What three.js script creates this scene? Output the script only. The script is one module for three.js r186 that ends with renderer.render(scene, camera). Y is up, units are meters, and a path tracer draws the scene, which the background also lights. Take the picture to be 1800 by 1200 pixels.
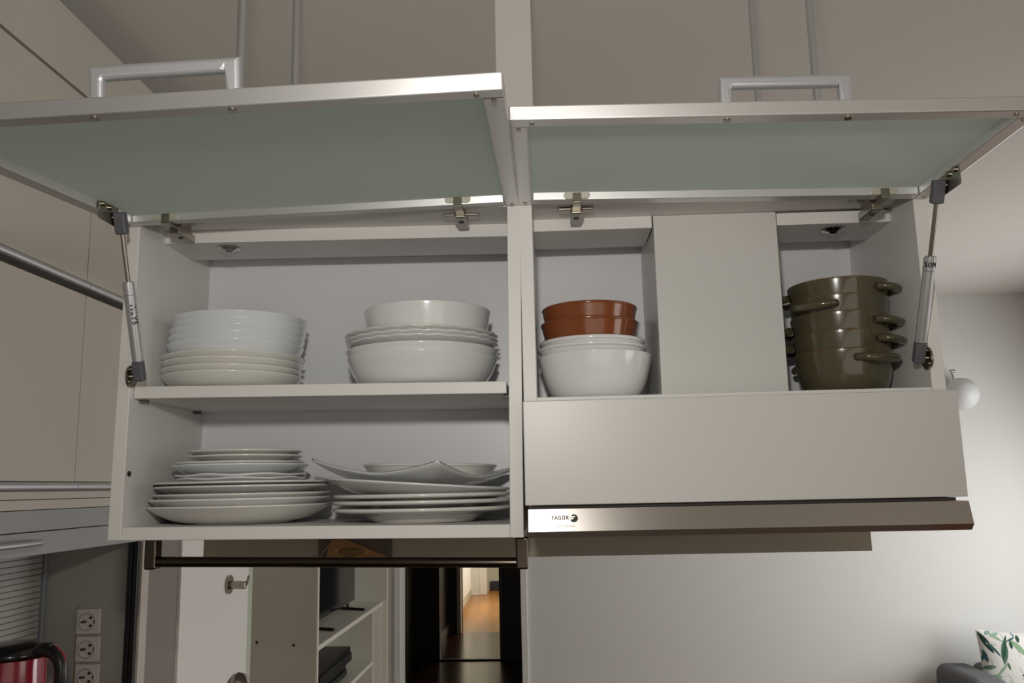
import * as THREE from 'three';
import { RoundedBoxGeometry } from 'three/addons/geometries/RoundedBoxGeometry.js';
import { mergeGeometries } from 'three/addons/utils/BufferGeometryUtils.js';
import { RectAreaLightUniformsLib } from 'three/addons/lights/RectAreaLightUniformsLib.js';
import { FontLoader } from 'three/addons/loaders/FontLoader.js';
import { TextGeometry } from 'three/addons/geometries/TextGeometry.js';

// ------------------------------------------------------------------ camera, light, exposure
const scene = new THREE.Scene();
const camera = new THREE.PerspectiveCamera(43.29, 1.5, 0.02, 60);
camera.rotation.order = 'YXZ';
camera.position.set(0.0355, 0.0691, 1.2387);
camera.rotation.set(0.16599, 0.040345, -0.021373);
const renderer = new THREE.WebGLRenderer({ antialias: true });
renderer.toneMapping = THREE.LinearToneMapping;
renderer.toneMappingExposure = 0.595;
renderer.shadowMap.enabled = true;
RectAreaLightUniformsLib.init();
scene.background = new THREE.Color(0.9, 0.95, 1.0);

const FLOOR = -1.42, CEIL = 1.2, FAR = -4.22;
// the photographer's flash, a little above the lens
const flash = new THREE.SpotLight(0xfffaf2, 3.2, 0, 0.95, 1.0, 2);
flash.position.set(0.0, 0.315, 1.25);
flash.target.position.set(-0.02, 0.44, 0);
flash.castShadow = true; flash.shadow.radius = 1.5; flash.shadow.mapSize.set(2048, 2048); flash.shadow.bias = -0.0005;
flash.shadow.camera.near = 0.1; flash.shadow.camera.far = 14;
scene.add(flash, flash.target);
// daylight through the window of the right-hand wall
function area(color, intensity, w, h, pos, look) {
  const l = new THREE.RectAreaLight(color, intensity, w, h);
  l.position.set(...pos); l.lookAt(...look); scene.add(l); return l;
}
area(0xf6f6f4, 10.0, 1.9, 1.4, [3.36, -0.3, -2.7], [0, -1.25, -2.9]);
// daylight through the kitchen window further along the same wall
area(0xfbf3e8, 3.5, 1.5, 1.3, [3.36, 0.1, 0.9], [0, 0.5, 0.6]);
// weak daylight from behind the photographer
area(0xfff2e2, 1.1, 2.2, 1.5, [0.6, 0.0, 2.56], [0.2, 0.8, 0]);
// daylight at the far end of the hallway
area(0xfff6e0, 9, 1.0, 1.6, [-0.14, 0.0, -9.8], [-1.2, -0.6, -9.8]);

// ------------------------------------------------------------------ helpers
let seed = 7;
const rnd = () => { seed = (seed * 1664525 + 1013904223) >>> 0; return seed / 4294967296; };
const used = {};
function numbered(n) {
  if (used[n] === undefined) { used[n] = 0; return n; }
  used[n]++; return n + '_' + String(used[n]).padStart(3, '0');
}
function tag(o, label, category, group) {
  o.userData.label = label; o.userData.category = category;
  if (group) o.userData.group = group;
  return o;
}
function thing(name, label, category, pos = [0, 0, 0], group) {
  const g = new THREE.Group(); g.name = numbered(name); g.position.set(...pos);
  scene.add(g); tag(g, label, category, group); return g;
}
function mesh(name, geo, mat, parent, label) {
  const m = new THREE.Mesh(geo, mat);
  m.name = parent === scene ? numbered(name) : name;
  m.castShadow = m.receiveShadow = true;
  if (label) m.userData.label = label;
  parent.add(m); return m;
}
function sub(name, parent, pos = [0, 0, 0], label) {
  const g = new THREE.Group(); g.name = name; g.position.set(...pos); parent.add(g);
  if (label) g.userData.label = label; return g;
}
function struct(name, geo, mat, parent = scene) {
  const m = mesh(name, geo, mat, parent); if (parent === scene) m.userData.kind = 'structure'; return m;
}
// a box given by its limits, edges rounded by r
function bx(x0, x1, y0, y1, z0, z1, r = 0.0012) {
  const w = Math.abs(x1 - x0), h = Math.abs(y1 - y0), d = Math.abs(z1 - z0);
  r = Math.min(r, w * 0.45, h * 0.45, d * 0.45);
  const g = r > 0 ? new RoundedBoxGeometry(w, h, d, 1, r) : new THREE.BoxGeometry(w, h, d);
  g.translate((x0 + x1) / 2, (y0 + y1) / 2, (z0 + z1) / 2); return g;
}
function cyl(r0, r1, h, seg = 28) { return new THREE.CylinderGeometry(r0, r1, h, seg); }
function merge(list) {
  return mergeGeometries(list.map(g => {
    const n = g.index ? g.toNonIndexed() : g;
    for (const k of Object.keys(n.attributes)) if (!['position', 'normal', 'uv'].includes(k)) n.deleteAttribute(k);
    return n;
  }));
}
function between(geo, a, b) {            // lay a y-axis geometry of unit-centred length along a-b
  const A = new THREE.Vector3(...a), B = new THREE.Vector3(...b), d = B.clone().sub(A);
  geo.applyQuaternion(new THREE.Quaternion().setFromUnitVectors(new THREE.Vector3(0, 1, 0), d.clone().normalize()));
  geo.translate((A.x + B.x) / 2, (A.y + B.y) / 2, (A.z + B.z) / 2); return geo;
}
function rod(a, b, r, seg = 20) {
  return between(cyl(r, r, new THREE.Vector3(...a).distanceTo(new THREE.Vector3(...b)), seg), a, b);
}
function noiseTex(w, h, fn, srgb = true) {
  const d = new Uint8Array(w * h * 4);
  for (let y = 0; y < h; y++) for (let x = 0; x < w; x++) {
    const c = fn(x / w, y / h, x, y), i = (y * w + x) * 4;
    d[i] = c[0]; d[i + 1] = c[1]; d[i + 2] = c[2]; d[i + 3] = 255;
  }
  const t = new THREE.DataTexture(d, w, h);
  t.wrapS = t.wrapT = THREE.RepeatWrapping; t.magFilter = THREE.LinearFilter; t.minFilter = THREE.LinearMipmapLinearFilter; t.generateMipmaps = true;
  if (srgb) t.colorSpace = THREE.SRGBColorSpace;
  t.needsUpdate = true; return t;
}
const std = (c, rough = 0.5, o = {}) => new THREE.MeshStandardMaterial({ color: c, roughness: rough, ...o });
const phy = (c, rough = 0.5, o = {}) => new THREE.MeshPhysicalMaterial({ color: c, roughness: rough, ...o });
const lin = (r, g, b) => new THREE.Color().setRGB(r, g, b);

// fine orange-peel relief for painted plaster
const peel = noiseTex(128, 128, () => { const v = 110 + rnd() * 40; return [v, v, v]; }, false);
peel.repeat.set(8, 8);
const M = {
  wall: std(lin(0.75, 0.745, 0.725), 0.9, { bumpMap: peel, bumpScale: 0.0004 }),
  ceil: std(lin(0.71, 0.69, 0.645), 0.95, { bumpMap: peel, bumpScale: 0.0004 }),
  white: std(lin(0.76, 0.748, 0.725), 0.42),
  inner: std(lin(0.70, 0.70, 0.685), 0.45),
  back: std(lin(0.75, 0.76, 0.79), 0.35),
  cream: std(lin(0.54, 0.50, 0.44), 0.38),
  front: std(lin(0.63, 0.622, 0.60), 0.35),
  alu: phy(lin(0.78, 0.78, 0.775), 0.45, { metalness: 0.84, anisotropy: 0.65, anisotropyRotation: Math.PI / 2 }),
  aluHandle: std(lin(0.66, 0.68, 0.71), 0.42, { metalness: 0.72 }),
  aluMatt: std(lin(0.62, 0.63, 0.65), 0.42, { metalness: 0.85 }),
  steel: phy(lin(0.60, 0.565, 0.53), 0.27, { metalness: 1, anisotropy: 0.75 }),
  chrome: std(lin(0.62, 0.60, 0.57), 0.16, { metalness: 1 }),
  nickel: std(lin(0.36, 0.33, 0.28), 0.26, { metalness: 1 }),
  darkChrome: std(lin(0.10, 0.08, 0.065), 0.16, { metalness: 1 }),
  frost: phy(lin(0.86, 0.965, 0.95), 0.9, { transmission: 0.9, thickness: 0 }),
  plastic: std(lin(0.11, 0.11, 0.125), 0.5),
  black: std(lin(0.012, 0.012, 0.013), 0.35),
  blackSoft: std(lin(0.02, 0.02, 0.02), 0.7),
  gap: std(lin(0.04, 0.037, 0.033), 0.8),
  porcelain: phy(lin(0.80, 0.81, 0.81), 0.16, { clearcoat: 0.6, clearcoatRoughness: 0.06 }),
  porcelainCool: phy(lin(0.76, 0.79, 0.82), 0.16, { clearcoat: 0.6, clearcoatRoughness: 0.06 }),
  porcelainCream: phy(lin(0.77, 0.76, 0.72), 0.18, { clearcoat: 0.6, clearcoatRoughness: 0.06 }),
  gilt: std(lin(0.35, 0.25, 0.10), 0.35, { metalness: 0.6 }),
  terracotta: phy(lin(0.225, 0.052, 0.007), 0.22, { clearcoat: 0.8, clearcoatRoughness: 0.06 }),
  stoneware: phy(lin(0.083, 0.070, 0.036), 0.2, { clearcoat: 0.9, clearcoatRoughness: 0.05 }),
  amber: phy(lin(0.15, 0.075, 0.017), 0.25, { clearcoat: 0.8, clearcoatRoughness: 0.05 }),
  grey: std(lin(0.33, 0.335, 0.34), 0.38),
  greyPanel: std(lin(0.36, 0.35, 0.325), 0.5),
  slat: std(lin(0.42, 0.41, 0.385), 0.5),
  beam: std(lin(0.42, 0.37, 0.29), 0.45),
  socket: std(lin(0.62, 0.58, 0.56), 0.4),
  red: phy(lin(0.32, 0.006, 0.022), 0.22, { clearcoat: 0.7, clearcoatRoughness: 0.08 }),
  darkWood: std(lin(0.055, 0.03, 0.018), 0.3),
  darkPanel: std(lin(0.035, 0.033, 0.028), 0.35),
  doorWhite: std(lin(0.80, 0.785, 0.745), 0.5),
  shelfBeige: std(lin(0.52, 0.48, 0.40), 0.5),
  shelfEdge: std(lin(0.72, 0.70, 0.62), 0.45),
  fabric: std(lin(0.12, 0.12, 0.125), 0.95),
};

// ------------------------------------------------------------------ the room
const woodTex = noiseTex(512, 512, (u, v) => {
  const p = Math.floor(v * 8), q = ((p * 37) % 11) / 11, g = Math.sin((u * 2 + q * 9) * 6.28 + Math.sin(v * 100) * 0.8) * 0.5 + 0.5;
  const k = 0.86 + 0.12 * q + 0.05 * g, seam = (v * 8) % 1 < 0.03 ? 0.75 : 1;
  return [200 * k * seam, 136 * k * seam, 66 * k * seam].map(a => Math.max(0, Math.min(255, a)));
});
function floorPart(name, x0, x1, z0, z1, mat) {
  const g = bx(x0, x1, FLOOR - 0.1, FLOOR, z0, z1, 0), uv = g.attributes.uv, ps = g.attributes.position;
  for (let i = 0; i < uv.count; i++) uv.setXY(i, ps.getZ(i) / 2.4, ps.getX(i) / 1.2);
  struct(name, g, mat);
}
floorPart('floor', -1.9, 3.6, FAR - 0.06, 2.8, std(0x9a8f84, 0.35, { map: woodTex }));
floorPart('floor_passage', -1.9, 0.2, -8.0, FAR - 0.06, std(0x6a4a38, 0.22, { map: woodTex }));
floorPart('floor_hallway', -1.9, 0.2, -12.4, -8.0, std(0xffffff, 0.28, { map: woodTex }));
struct('ceiling', bx(-1.9, 3.6, CEIL, CEIL + 0.12, -4.4, 2.8, 0), M.ceil);
struct('wall_left', bx(-1.74, -1.62, FLOOR, CEIL, -1.3, 2.7, 0), M.wall);
struct('wall_front', bx(-1.74, 3.5, FLOOR, CEIL, 2.6, 2.72, 0), M.wall);
// wall beside the kitchen units and behind the bookcase
struct('wall_left_rear', bx(-1.74, -1.27, FLOOR, CEIL, FAR, -1.3, 0), M.wall);
struct('wall_pilaster', bx(-1.62, -1.006, FLOOR, 1.13, -1.2, -0.982, 0.002), std(lin(0.24, 0.215, 0.195), 0.6));
// right-hand wall with its window opening
struct('wall_right', merge([
  bx(3.4, 3.55, FLOOR, CEIL, 1.7, 2.72, 0), bx(3.4, 3.55, FLOOR, CEIL, -1.7, 0.1, 0), bx(3.4, 3.55, FLOOR, CEIL, -4.35, -3.7, 0),
  bx(3.4, 3.55, FLOOR, -1.0, -3.7, -1.7, 0), bx(3.4, 3.55, 0.8, CEIL, -3.7, -1.7, 0),
  bx(3.4, 3.55, FLOOR, -0.6, 0.1, 1.7, 0), bx(3.4, 3.55, 0.8, CEIL, 0.1, 1.7, 0)]), M.wall);
for (const [n, y0, z0, z1] of [['window_1', -1.0, -3.7, -1.7], ['window_2', -0.6, 0.1, 1.7]]) {
  const w = new THREE.Group(); w.name = n; w.userData.kind = 'structure'; scene.add(w);
  const c = (z0 + z1) / 2, glass = phy(0xffffff, 0.02, { transmission: 1, thickness: 0 });
  mesh('window_frame', merge([bx(3.42, 3.48, y0, y0 + 0.06, z0, z1), bx(3.42, 3.48, 0.74, 0.8, z0, z1), bx(3.42, 3.48, y0 + 0.06, 0.74, z0, z0 + 0.06), bx(3.42, 3.48, y0 + 0.06, 0.74, z1 - 0.06, z1), bx(3.42, 3.48, y0 + 0.06, 0.74, c - 0.03, c + 0.03)]), M.doorWhite, w);
  mesh('pane', bx(3.447, 3.451, y0 + 0.06, 0.74, z0 + 0.06, c - 0.03, 0), glass, w);
  mesh('pane', bx(3.447, 3.451, y0 + 0.06, 0.74, c + 0.03, z1 - 0.06, 0), glass, w);
}
// far wall with the doorway into the dark passage
struct('wall_back', merge([
  bx(-0.125, 3.55, FLOOR, CEIL, FAR - 0.13, FAR, 0), bx(-1.74, -0.94, FLOOR, CEIL, FAR - 0.13, FAR, 0),
  bx(-0.94, -0.125, 0.62, CEIL, FAR - 0.13, FAR, 0)]), M.wall);
struct('trim_1', merge([bx(-0.985, -0.945, FLOOR, 0.66, FAR, FAR + 0.02, 0.003), bx(-0.945, -0.90, FLOOR, 0.66, FAR - 0.13, FAR + 0.032, 0.006)]), M.doorWhite);
struct('trim_2', merge([bx(-0.165, -0.125, FLOOR, 0.66, FAR - 0.13, FAR + 0.02, 0.004), bx(-0.90, -0.165, 0.6, 0.66, FAR - 0.13, FAR + 0.02, 0.003)]), M.doorWhite);
// passage: dark cupboards, a framed glass opening, and the bright hallway beyond
struct('wall_passage_left', merge([bx(-1.75, -1.16, FLOOR, CEIL, -6.56, FAR - 0.13, 0)]), M.darkPanel);
struct('wall_passage_right', bx(-0.02, 0.1, FLOOR, CEIL, -6.56, FAR - 0.13, 0), M.darkPanel);
struct('ceiling_passage', bx(-1.75, 0.1, CEIL - 0.1, CEIL, -11.9, FAR - 0.13, 0), M.ceil);
{
  const d = new THREE.Group(); d.name = numbered('door_2'); d.userData.kind = 'structure'; scene.add(d);
  mesh('door_panel', bx(-1.16, -1.0, FLOOR, CEIL - 0.1, -6.62, -6.57, 0.003), M.darkPanel, d);
  mesh('door_panel', bx(-0.43, -0.02, FLOOR, CEIL - 0.1, -6.62, -6.57, 0.003), M.darkPanel, d);
  mesh('door_frame', merge([bx(-1.0, -0.965, FLOOR, CEIL - 0.1, -6.61, -6.55, 0.003), bx(-0.44, -0.405, FLOOR, CEIL - 0.1, -6.61, -6.55, 0.003), bx(-1.16, -0.02, FLOOR, FLOOR + 0.012, -6.62, -6.55, 0.003)]), std(lin(0.05, 0.05, 0.05), 0.3, { metalness: 0.6 }), d);
}
struct('wall_hall_left', merge([bx(-1.75, -1.07, FLOOR, CEIL, -7.98, -6.63, 0), bx(-1.75, -0.965, FLOOR, CEIL, -8.06, -7.98, 0)]), std(lin(0.10, 0.095, 0.085), 0.7));
struct('baseboard_hall', bx(-1.07, -1.05, FLOOR, FLOOR + 0.09, -7.97, -6.64, 0.003), std(lin(0.3, 0.3, 0.29), 0.6));
struct('trim_3', merge([bx(-0.965, -0.925, FLOOR, CEIL - 0.1, -8.08, -7.95, 0.004), bx(-0.955, -0.915, FLOOR, CEIL - 0.1, -8.10, -8.08, 0.004)]), M.doorWhite);
struct('wall_hall_end', merge([bx(-1.75, 0.1, FLOOR, CEIL, -11.75, -11.63, 0), bx(-1.75, -1.1, FLOOR, CEIL, -11.63, -8.08, 0)]), std(lin(0.62, 0.62, 0.52), 0.8));
struct('baseboard_hall_end', bx(-0.87, 0.0, FLOOR, FLOOR + 0.13, -11.63, -11.58, 0.003), std(lin(0.03, 0.03, 0.04), 0.5));
struct('trim_4', merge([bx(-1.1, -0.99, FLOOR, CEIL - 0.1, -11.3, -11.1, 0.004), bx(-0.99, -0.885, FLOOR, CEIL - 0.1, -11.62, -11.1, 0.01)]), M.doorWhite);
struct('wall_hall_right', merge([bx(-0.02, 0.1, FLOOR, CEIL, -11.7, -10.3, 0), bx(-0.02, 0.1, FLOOR, CEIL, -9.3, -6.62, 0), bx(-0.02, 0.1, FLOOR, -0.8, -10.3, -9.3, 0), bx(-0.02, 0.1, 0.8, CEIL, -10.3, -9.3, 0)]), M.wall);
{
  const t = thing('radiator', 'white flat radiator panel low on the hallway wall beyond the dark passage', 'radiator');
  mesh('panel', bx(-1.07, -1.045, -1.27, -0.75, -10.5, -8.75, 0.008), M.doorWhite, t);
  mesh('bracket', merge([bx(-1.0995, -1.07, -1.2, -1.1, -10.3, -8.95)]), M.grey, t);
}

// ------------------------------------------------------------------ tall kitchen units on the left, fronts in the plane x = -1
function kitchenUnit(name, label, y0, y1, z0, z1, opt = {}) {
  const t = thing(name, label, 'cabinet', [-1.3, y0, (z0 + z1) / 2]);
  const loc = (x0, x1, a, b, c, d, r) => { const g = bx(x0, x1, a, b, c, d, r); g.translate(1.3, -y0, -(z0 + z1) / 2); return g; };
  mesh('carcass', loc(-1.61, -1.022, y0 + 0.001, y1 - 0.001, z0 + 0.0005, z1 - 0.0005, 0.001), opt.gapMat || M.cream, t);
  const pr = opt.profile ? 0.017 : 0;
  mesh('door', loc(-1.02, -1.0, y0 + (pr ? pr + 0.002 : 0.002), y1 - (opt.topGap || 0.002), z0 + 0.0012, z1 - 0.0012, 0.0015), M.cream, t);
  if (pr) {
    const s = new THREE.Shape(); // grip profile along the foot of the door
    s.moveTo(0, 0.0); s.lineTo(0.026, 0.0); s.quadraticCurveTo(0.032, 0.004, 0.030, 0.011); s.quadraticCurveTo(0.027, 0.0175, 0.020, 0.0175); s.lineTo(0, 0.0175); s.closePath();
    const g = new THREE.ExtrudeGeometry(s, { depth: z1 - z0 - 0.002, bevelEnabled: false, curveSegments: 8 });
    g.translate(-1.022 + 1.3, y0 - y0, -(z1 - z0) / 2 + 0.001);
    mesh('grip_profile', g, M.aluMatt, t, 'brushed aluminium grip along the foot of the door');
  }
  return t;
}
kitchenUnit('top_cupboard', 'long cream top cupboard with flat front under the ceiling at left', 0.968, 1.132, -0.93, 1.3);
kitchenUnit('wall_cabinet', 'cream upper cabinet with aluminium grip, second row, nearer the camera at left edge', 0.527, 0.964, -0.618, 0.6, { profile: true });
kitchenUnit('wall_cabinet', 'narrow far cream upper cabinet with aluminium grip, next to the open dish cabinet', 0.527, 0.964, -0.93, -0.618, { profile: true });
kitchenUnit('wall_cabinet', 'broad cream lower wall cabinet above the grey flap at the left edge of the photo', 0.079, 0.515, -0.618, 0.6, { profile: true });
kitchenUnit('wall_cabinet', 'narrow cream lower wall cabinet beside the side of the open dish cabinet', 0.079, 0.515, -0.93, -0.618, { profile: true });
{
  const t = thing('appliance_garage', 'grey appliance niche with lift-up flap, roller shutter and sockets under the cream cabinets', 'cabinet', [-1.3, -0.52, -0.2]);
  const L = (x0, x1, a, b, c, d, r) => { const g = bx(x0, x1, a, b, c, d, r); g.translate(1.3, 0.52, 0.2); return g; };
  mesh('cover_strip', L(-1.05, -1.0, 0.0622, 0.0782, -0.93, 0.6), M.cream, t);
  mesh('cover_strip', L(-1.05, -1.001, 0.0415, 0.0612, -0.93, 0.6), M.cream, t);
  mesh('box_top', L(-1.61, -1.03, -0.03, 0.078, -0.93, 0.6), M.greyPanel, t);
  mesh('flap_board', L(-1.022, -1.0, -0.0012, 0.0405, -0.935, 0.6), M.grey, t);
  const low = mesh('flap_board', L(-1.022, -1.0, -0.0485, -0.0028, -0.935, 0.6), M.grey, t);
  const c = new THREE.CatmullRomCurve3([[-1.0, -0.022, -0.478], [-0.978, -0.0225, -0.47], [-0.968, -0.0225, -0.42], [-0.966, -0.0225, -0.34], [-0.968, -0.0225, -0.26], [-0.978, -0.0225, -0.21], [-1.0, -0.022, -0.2]].map(p => new THREE.Vector3(p[0] + 1.3, p[1] + 0.52, p[2] + 0.2)));
  mesh('bow_handle', new THREE.TubeGeometry(c, 40, 0.0055, 10), M.aluMatt, low, 'curved brushed metal bow handle');
  mesh('end_panel', L(-1.6, -1.0, -0.52, 0.07, -0.955, -0.935, 0.001), M.greyPanel, t);
  mesh('edge_seal', merge([L(-1.024, -1.013, -0.52, -0.049, -0.935, -0.926), L(-1.010, -0.9985, -0.52, -0.049, -0.940, -0.926)]), M.black, t, 'black vertical sealing strips');
  mesh('edge_profile', L(-1.004, -0.993, FLOOR, -0.049, -0.981, -0.942, 0.002), M.cream, t);
  mesh('corner_profile', L(-1.252, -1.228, -0.52, -0.04, -0.935, -0.918, 0.003), std(lin(0.25, 0.27, 0.30), 0.4), t, 'blue-grey corner profile of the shutter');
  const sh = sub('roller_shutter', t, [0.06, 0, 0]);
  const slatGeo = bx(-0.006, 0.006, 0.0002, 0.0138, -0.7, 0.7, 0.003);
  for (let i = 0; i < 33; i++) { const m = mesh('slat', slatGeo, M.slat, sh); m.position.set(0, 0.005 + i * 0.014, -0.015); }
  mesh('cut_edge', L(-1.1505, -1.147, -0.52, -0.203, -0.9352, -0.934, 0), std(lin(0.34, 0.2, 0.09), 0.7), t, 'bare brown cut edge beside the sockets');
  mesh('worktop', L(-1.61, -0.98, -0.56, -0.52, -0.96, 0.6, 0.003), std(lin(0.18, 0.17, 0.16), 0.4), t);
}
// three sockets in a column
const socketNames = ['topmost white power socket of the column of three behind the red kettle', 'middle white power socket of the column of three behind the red kettle', 'lowest white power socket of the column of three, cut off by the bottom edge'];
for (let i = 0; i < 3; i++) {
  const t = thing('power_socket', socketNames[i], 'socket', [-1.117 + i * 0.002, -0.2405 - i * 0.0655, -0.935], 'sockets in the niche');
  const fr = bx(-0.0305, 0.0305, -0.0305, 0.0305, 0, 0.008, 0.003); mesh('cover_plate', fr, M.socket, t);
  const ring = new THREE.LatheGeometry([[0.0195, 0], [0.021, 0.0105], [0.019, 0.0105], [0.0175, 0.002], [0, 0.001]].map(p => new THREE.Vector2(...p)), 32); ring.rotateX(Math.PI / 2); ring.translate(0, 0, 0.001);
  mesh('socket_well', ring, M.socket, t);
  for (const [x, y] of [[0.007, 0.0095], [0.007, -0.0095]]) { const h = cyl(0.0032, 0.0032, 0.004, 14); h.rotateX(Math.PI / 2); h.translate(x, y, 0.0085); mesh('contact_hole', h, M.black, t); }
  { const e = rod([-0.016, -0.001, 0.0095], [-0.004, 0.0008, 0.0105], 0.003, 12); mesh('earth_pin', e, std(lin(0.12, 0.1, 0.05), 0.4, { metalness: 0.5 }), t); }
  mesh('clip', bx(0.0155, 0.0185, -0.004, 0.004, 0.006, 0.0105, 0.0005), M.blackSoft, t);
}
// kettle
{
  const t = thing('kettle', 'red kettle with black lid and handle standing in the grey niche', 'kettle', [-1.117, -0.52, -0.62]);
  const P = [[0, 0.012], [0.07, 0.012], [0.078, 0.02], [0.0775, 0.06], [0.073, 0.16], [0.0685, 0.252], [0.0665, 0.256], [0, 0.256]];
  mesh('body', new THREE.LatheGeometry(P.map(p => new THREE.Vector2(...p)), 56), M.red, t);
  mesh('base', new THREE.LatheGeometry([[0, 0], [0.08, 0], [0.082, 0.006], [0.079, 0.0125], [0, 0.0125]].map(p => new THREE.Vector2(...p)), 48), M.black, t);
  mesh('lid', new THREE.LatheGeometry([[0.0, 0.256], [0.0685, 0.2535], [0.0695, 0.262], [0.066, 0.272], [0.05, 0.2815], [0.03, 0.2845], [0, 0.285]].map(p => new THREE.Vector2(...p)), 48), phy(lin(0.012, 0.012, 0.013), 0.2, { clearcoat: 0.5 }), t);
  const crv = new THREE.CatmullRomCurve3([[0.055, 0.262, 0.01], [0.085, 0.268, 0.012], [0.112, 0.255, 0.016], [0.122, 0.225, 0.018], [0.117, 0.16, 0.017], [0.104, 0.1, 0.014], [0.072, 0.075, 0.01]].map(p => new THREE.Vector3(...p)));
  const strap = (w, th, off) => { // flat strap along the curve
    const s = new THREE.Shape(); const a = w / 2, b = th / 2; s.moveTo(-a + b, -b); s.lineTo(a - b, -b); s.quadraticCurveTo(a, -b, a, 0); s.quadraticCurveTo(a, b, a - b, b); s.lineTo(-a + b, b); s.quadraticCurveTo(-a, b, -a, 0); s.quadraticCurveTo(-a, -b, -a + b, -b);
    return s;
  };
  mesh('handle', new THREE.TubeGeometry(crv, 40, 0.0135, 14), M.black, t);
  const crv2 = new THREE.CatmullRomCurve3([[0.05, 0.268, 0.01], [0.086, 0.2765, 0.012], [0.1195, 0.262, 0.016], [0.1305, 0.226, 0.018], [0.1255, 0.16, 0.017]].map(p => new THREE.Vector3(...p)));
  mesh('handle_strip', new THREE.TubeGeometry(crv2, 30, 0.0045, 8), M.red, t, 'red strip along the outer side of the handle');
  mesh('lid_button', bx(0.072, 0.096, 0.2745, 0.2835, 0.003, 0.021, 0.003), M.black, t);
  const sp = new THREE.ConeGeometry(0.03, 0.06, 16, 1); sp.rotateZ(Math.PI * 0.78); sp.translate(-0.062, 0.226, 0); mesh('spout', sp, M.red, t);
}
// white door leaf with hook, in line with the unit fronts
{
  const d = new THREE.Group(); d.name = numbered('door_1'); d.userData.kind = 'structure'; scene.add(d);
  mesh('door_leaf', bx(-1.03, -0.997, FLOOR, 0.7, -1.735, -1.187, 0.002), M.doorWhite, d);
  mesh('edge_strip', bx(-1.03, -0.996, FLOOR, 0.7, -1.775, -1.736, 0.004), std(lin(0.52, 0.56, 0.44), 0.4), d);
}
{
  const t = thing('robe_hook', 'small metal robe hook with round plate on the white door leaf', 'hook', [-0.997, -0.2215, -1.545]);
  const pl = cyl(0.028, 0.029, 0.008, 32); pl.rotateZ(Math.PI / 2); pl.translate(0.004, 0, 0); mesh('plate', pl, M.nickel, t);
  mesh('arm', merge([rod([0.006, -0.002, 0], [0.042, -0.002, 0], 0.0125, 18), bx(0.028, 0.058, -0.0145, 0.009, -0.010, 0.010, 0.005)]), M.nickel, t);
  mesh('prong', new THREE.TubeGeometry(new THREE.CatmullRomCurve3([[0.05, -0.006, 0], [0.059, 0.0, 0], [0.063, 0.014, 0], [0.066, 0.026, 0]].map(p => new THREE.Vector3(...p))), 14, 0.004, 8), M.nickel, t);
}

// ------------------------------------------------------------------ bookcase with television at the far left
{
  const t = thing('bookcase', 'open beige bookcase seen end-on below the dish cabinet', 'bookcase', [-1.11, FLOOR, -3.17]);
  const L = (x0, x1, a, b, c, d, r) => { const g = bx(x0, x1, a, b, c, d, r); g.translate(1.11, -FLOOR, 3.17); return g; };
  mesh('side_panel', L(-1.265, -0.957, FLOOR, 0.6, -2.475, -2.456, 0.001), M.shelfBeige, t);
  mesh('edge_band', L(-0.957, -0.95, FLOOR, 0.6, -2.477, -2.456, 0.001), M.shelfEdge, t);
  mesh('side_panel', L(-1.265, -0.925, FLOOR, 0.6, -3.90, -3.868, 0.001), M.shelfEdge, t);
  mesh('back_panel', L(-1.27, -1.262, FLOOR, 0.6, -3.868, -2.475, 0), M.inner, t);
  mesh('shelf', L(-1.26, -0.95, -0.594, -0.573, -3.868, -2.476, 0.001), M.shelfEdge, t);
  mesh('shelf', L(-1.26, -0.95, -0.870, -0.848, -3.6, -2.476, 0.001), M.shelfEdge, t);
  mesh('divider', L(-1.26, -0.952, FLOOR, -0.594, -3.62, -3.6, 0.001), M.shelfEdge, t);
  mesh('filler', L(-0.97, -0.953, FLOOR, -0.594, -3.868, -3.62, 0.001), M.shelfBeige, t);
  for (const [x, y] of [[452, 1134], [519, 1137]]) { const h = cyl(0.006, 0.006, 0.003, 12); h.rotateX(Math.PI / 2); h.translate(x === 452 ? 1.11 - 1.205 : 1.11 - 1.05, (x === 452 ? -0.553 : -0.566) - FLOOR, 3.17 - 2.4565); mesh('dowel_hole', h, M.blackSoft, t); }
}
{
  const t = thing('television', 'black flat television on the upper bookcase shelf', 'television', [-1.08, -0.573, -3.1]);
  mesh('screen', bx(-0.014, 0.012, 0.035, 0.60, -0.57, 0.5, 0.004), phy(lin(0.012, 0.012, 0.014), 0.12, {}), t);
  mesh('rear_housing', bx(-0.045, -0.014, 0.08, 0.4, -0.4, 0.35, 0.01), M.black, t);
  for (const z of [-0.45, 0.2]) mesh('foot', merge([rod([0, 0.05, z], [0.0, 0.012, z], 0.008, 8), rod([-0.07, 0.007, z - 0.03], [0.105, 0.007, z + 0.06], 0.0068, 8)]), M.black, t);
}
{
  const a = thing('media_player', 'upper flat black box of the two on the lower bookcase shelf', 'media player', [-1.06, -0.79, -2.95], 'black boxes on the lower shelf');
  mesh('housing', bx(-0.13, 0.06, 0, 0.075, -0.33, 0.36, 0.003), M.black, a); mesh('front_strip', bx(0.0605, 0.072, 0.012, 0.05, -0.31, 0.3, 0.002), M.black, a);
  const b = thing('media_player', 'lower flat black box on the lower shelf, beneath the other one', 'media player', [-1.06, -0.848, -2.93], 'black boxes on the lower shelf');
  mesh('housing', bx(-0.13, 0.05, 0, 0.057, -0.3, 0.34, 0.003), M.black, b); mesh('front_strip', bx(0.0505, 0.06, 0.01, 0.035, -0.28, 0.28, 0.002), M.black, b);
}

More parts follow.
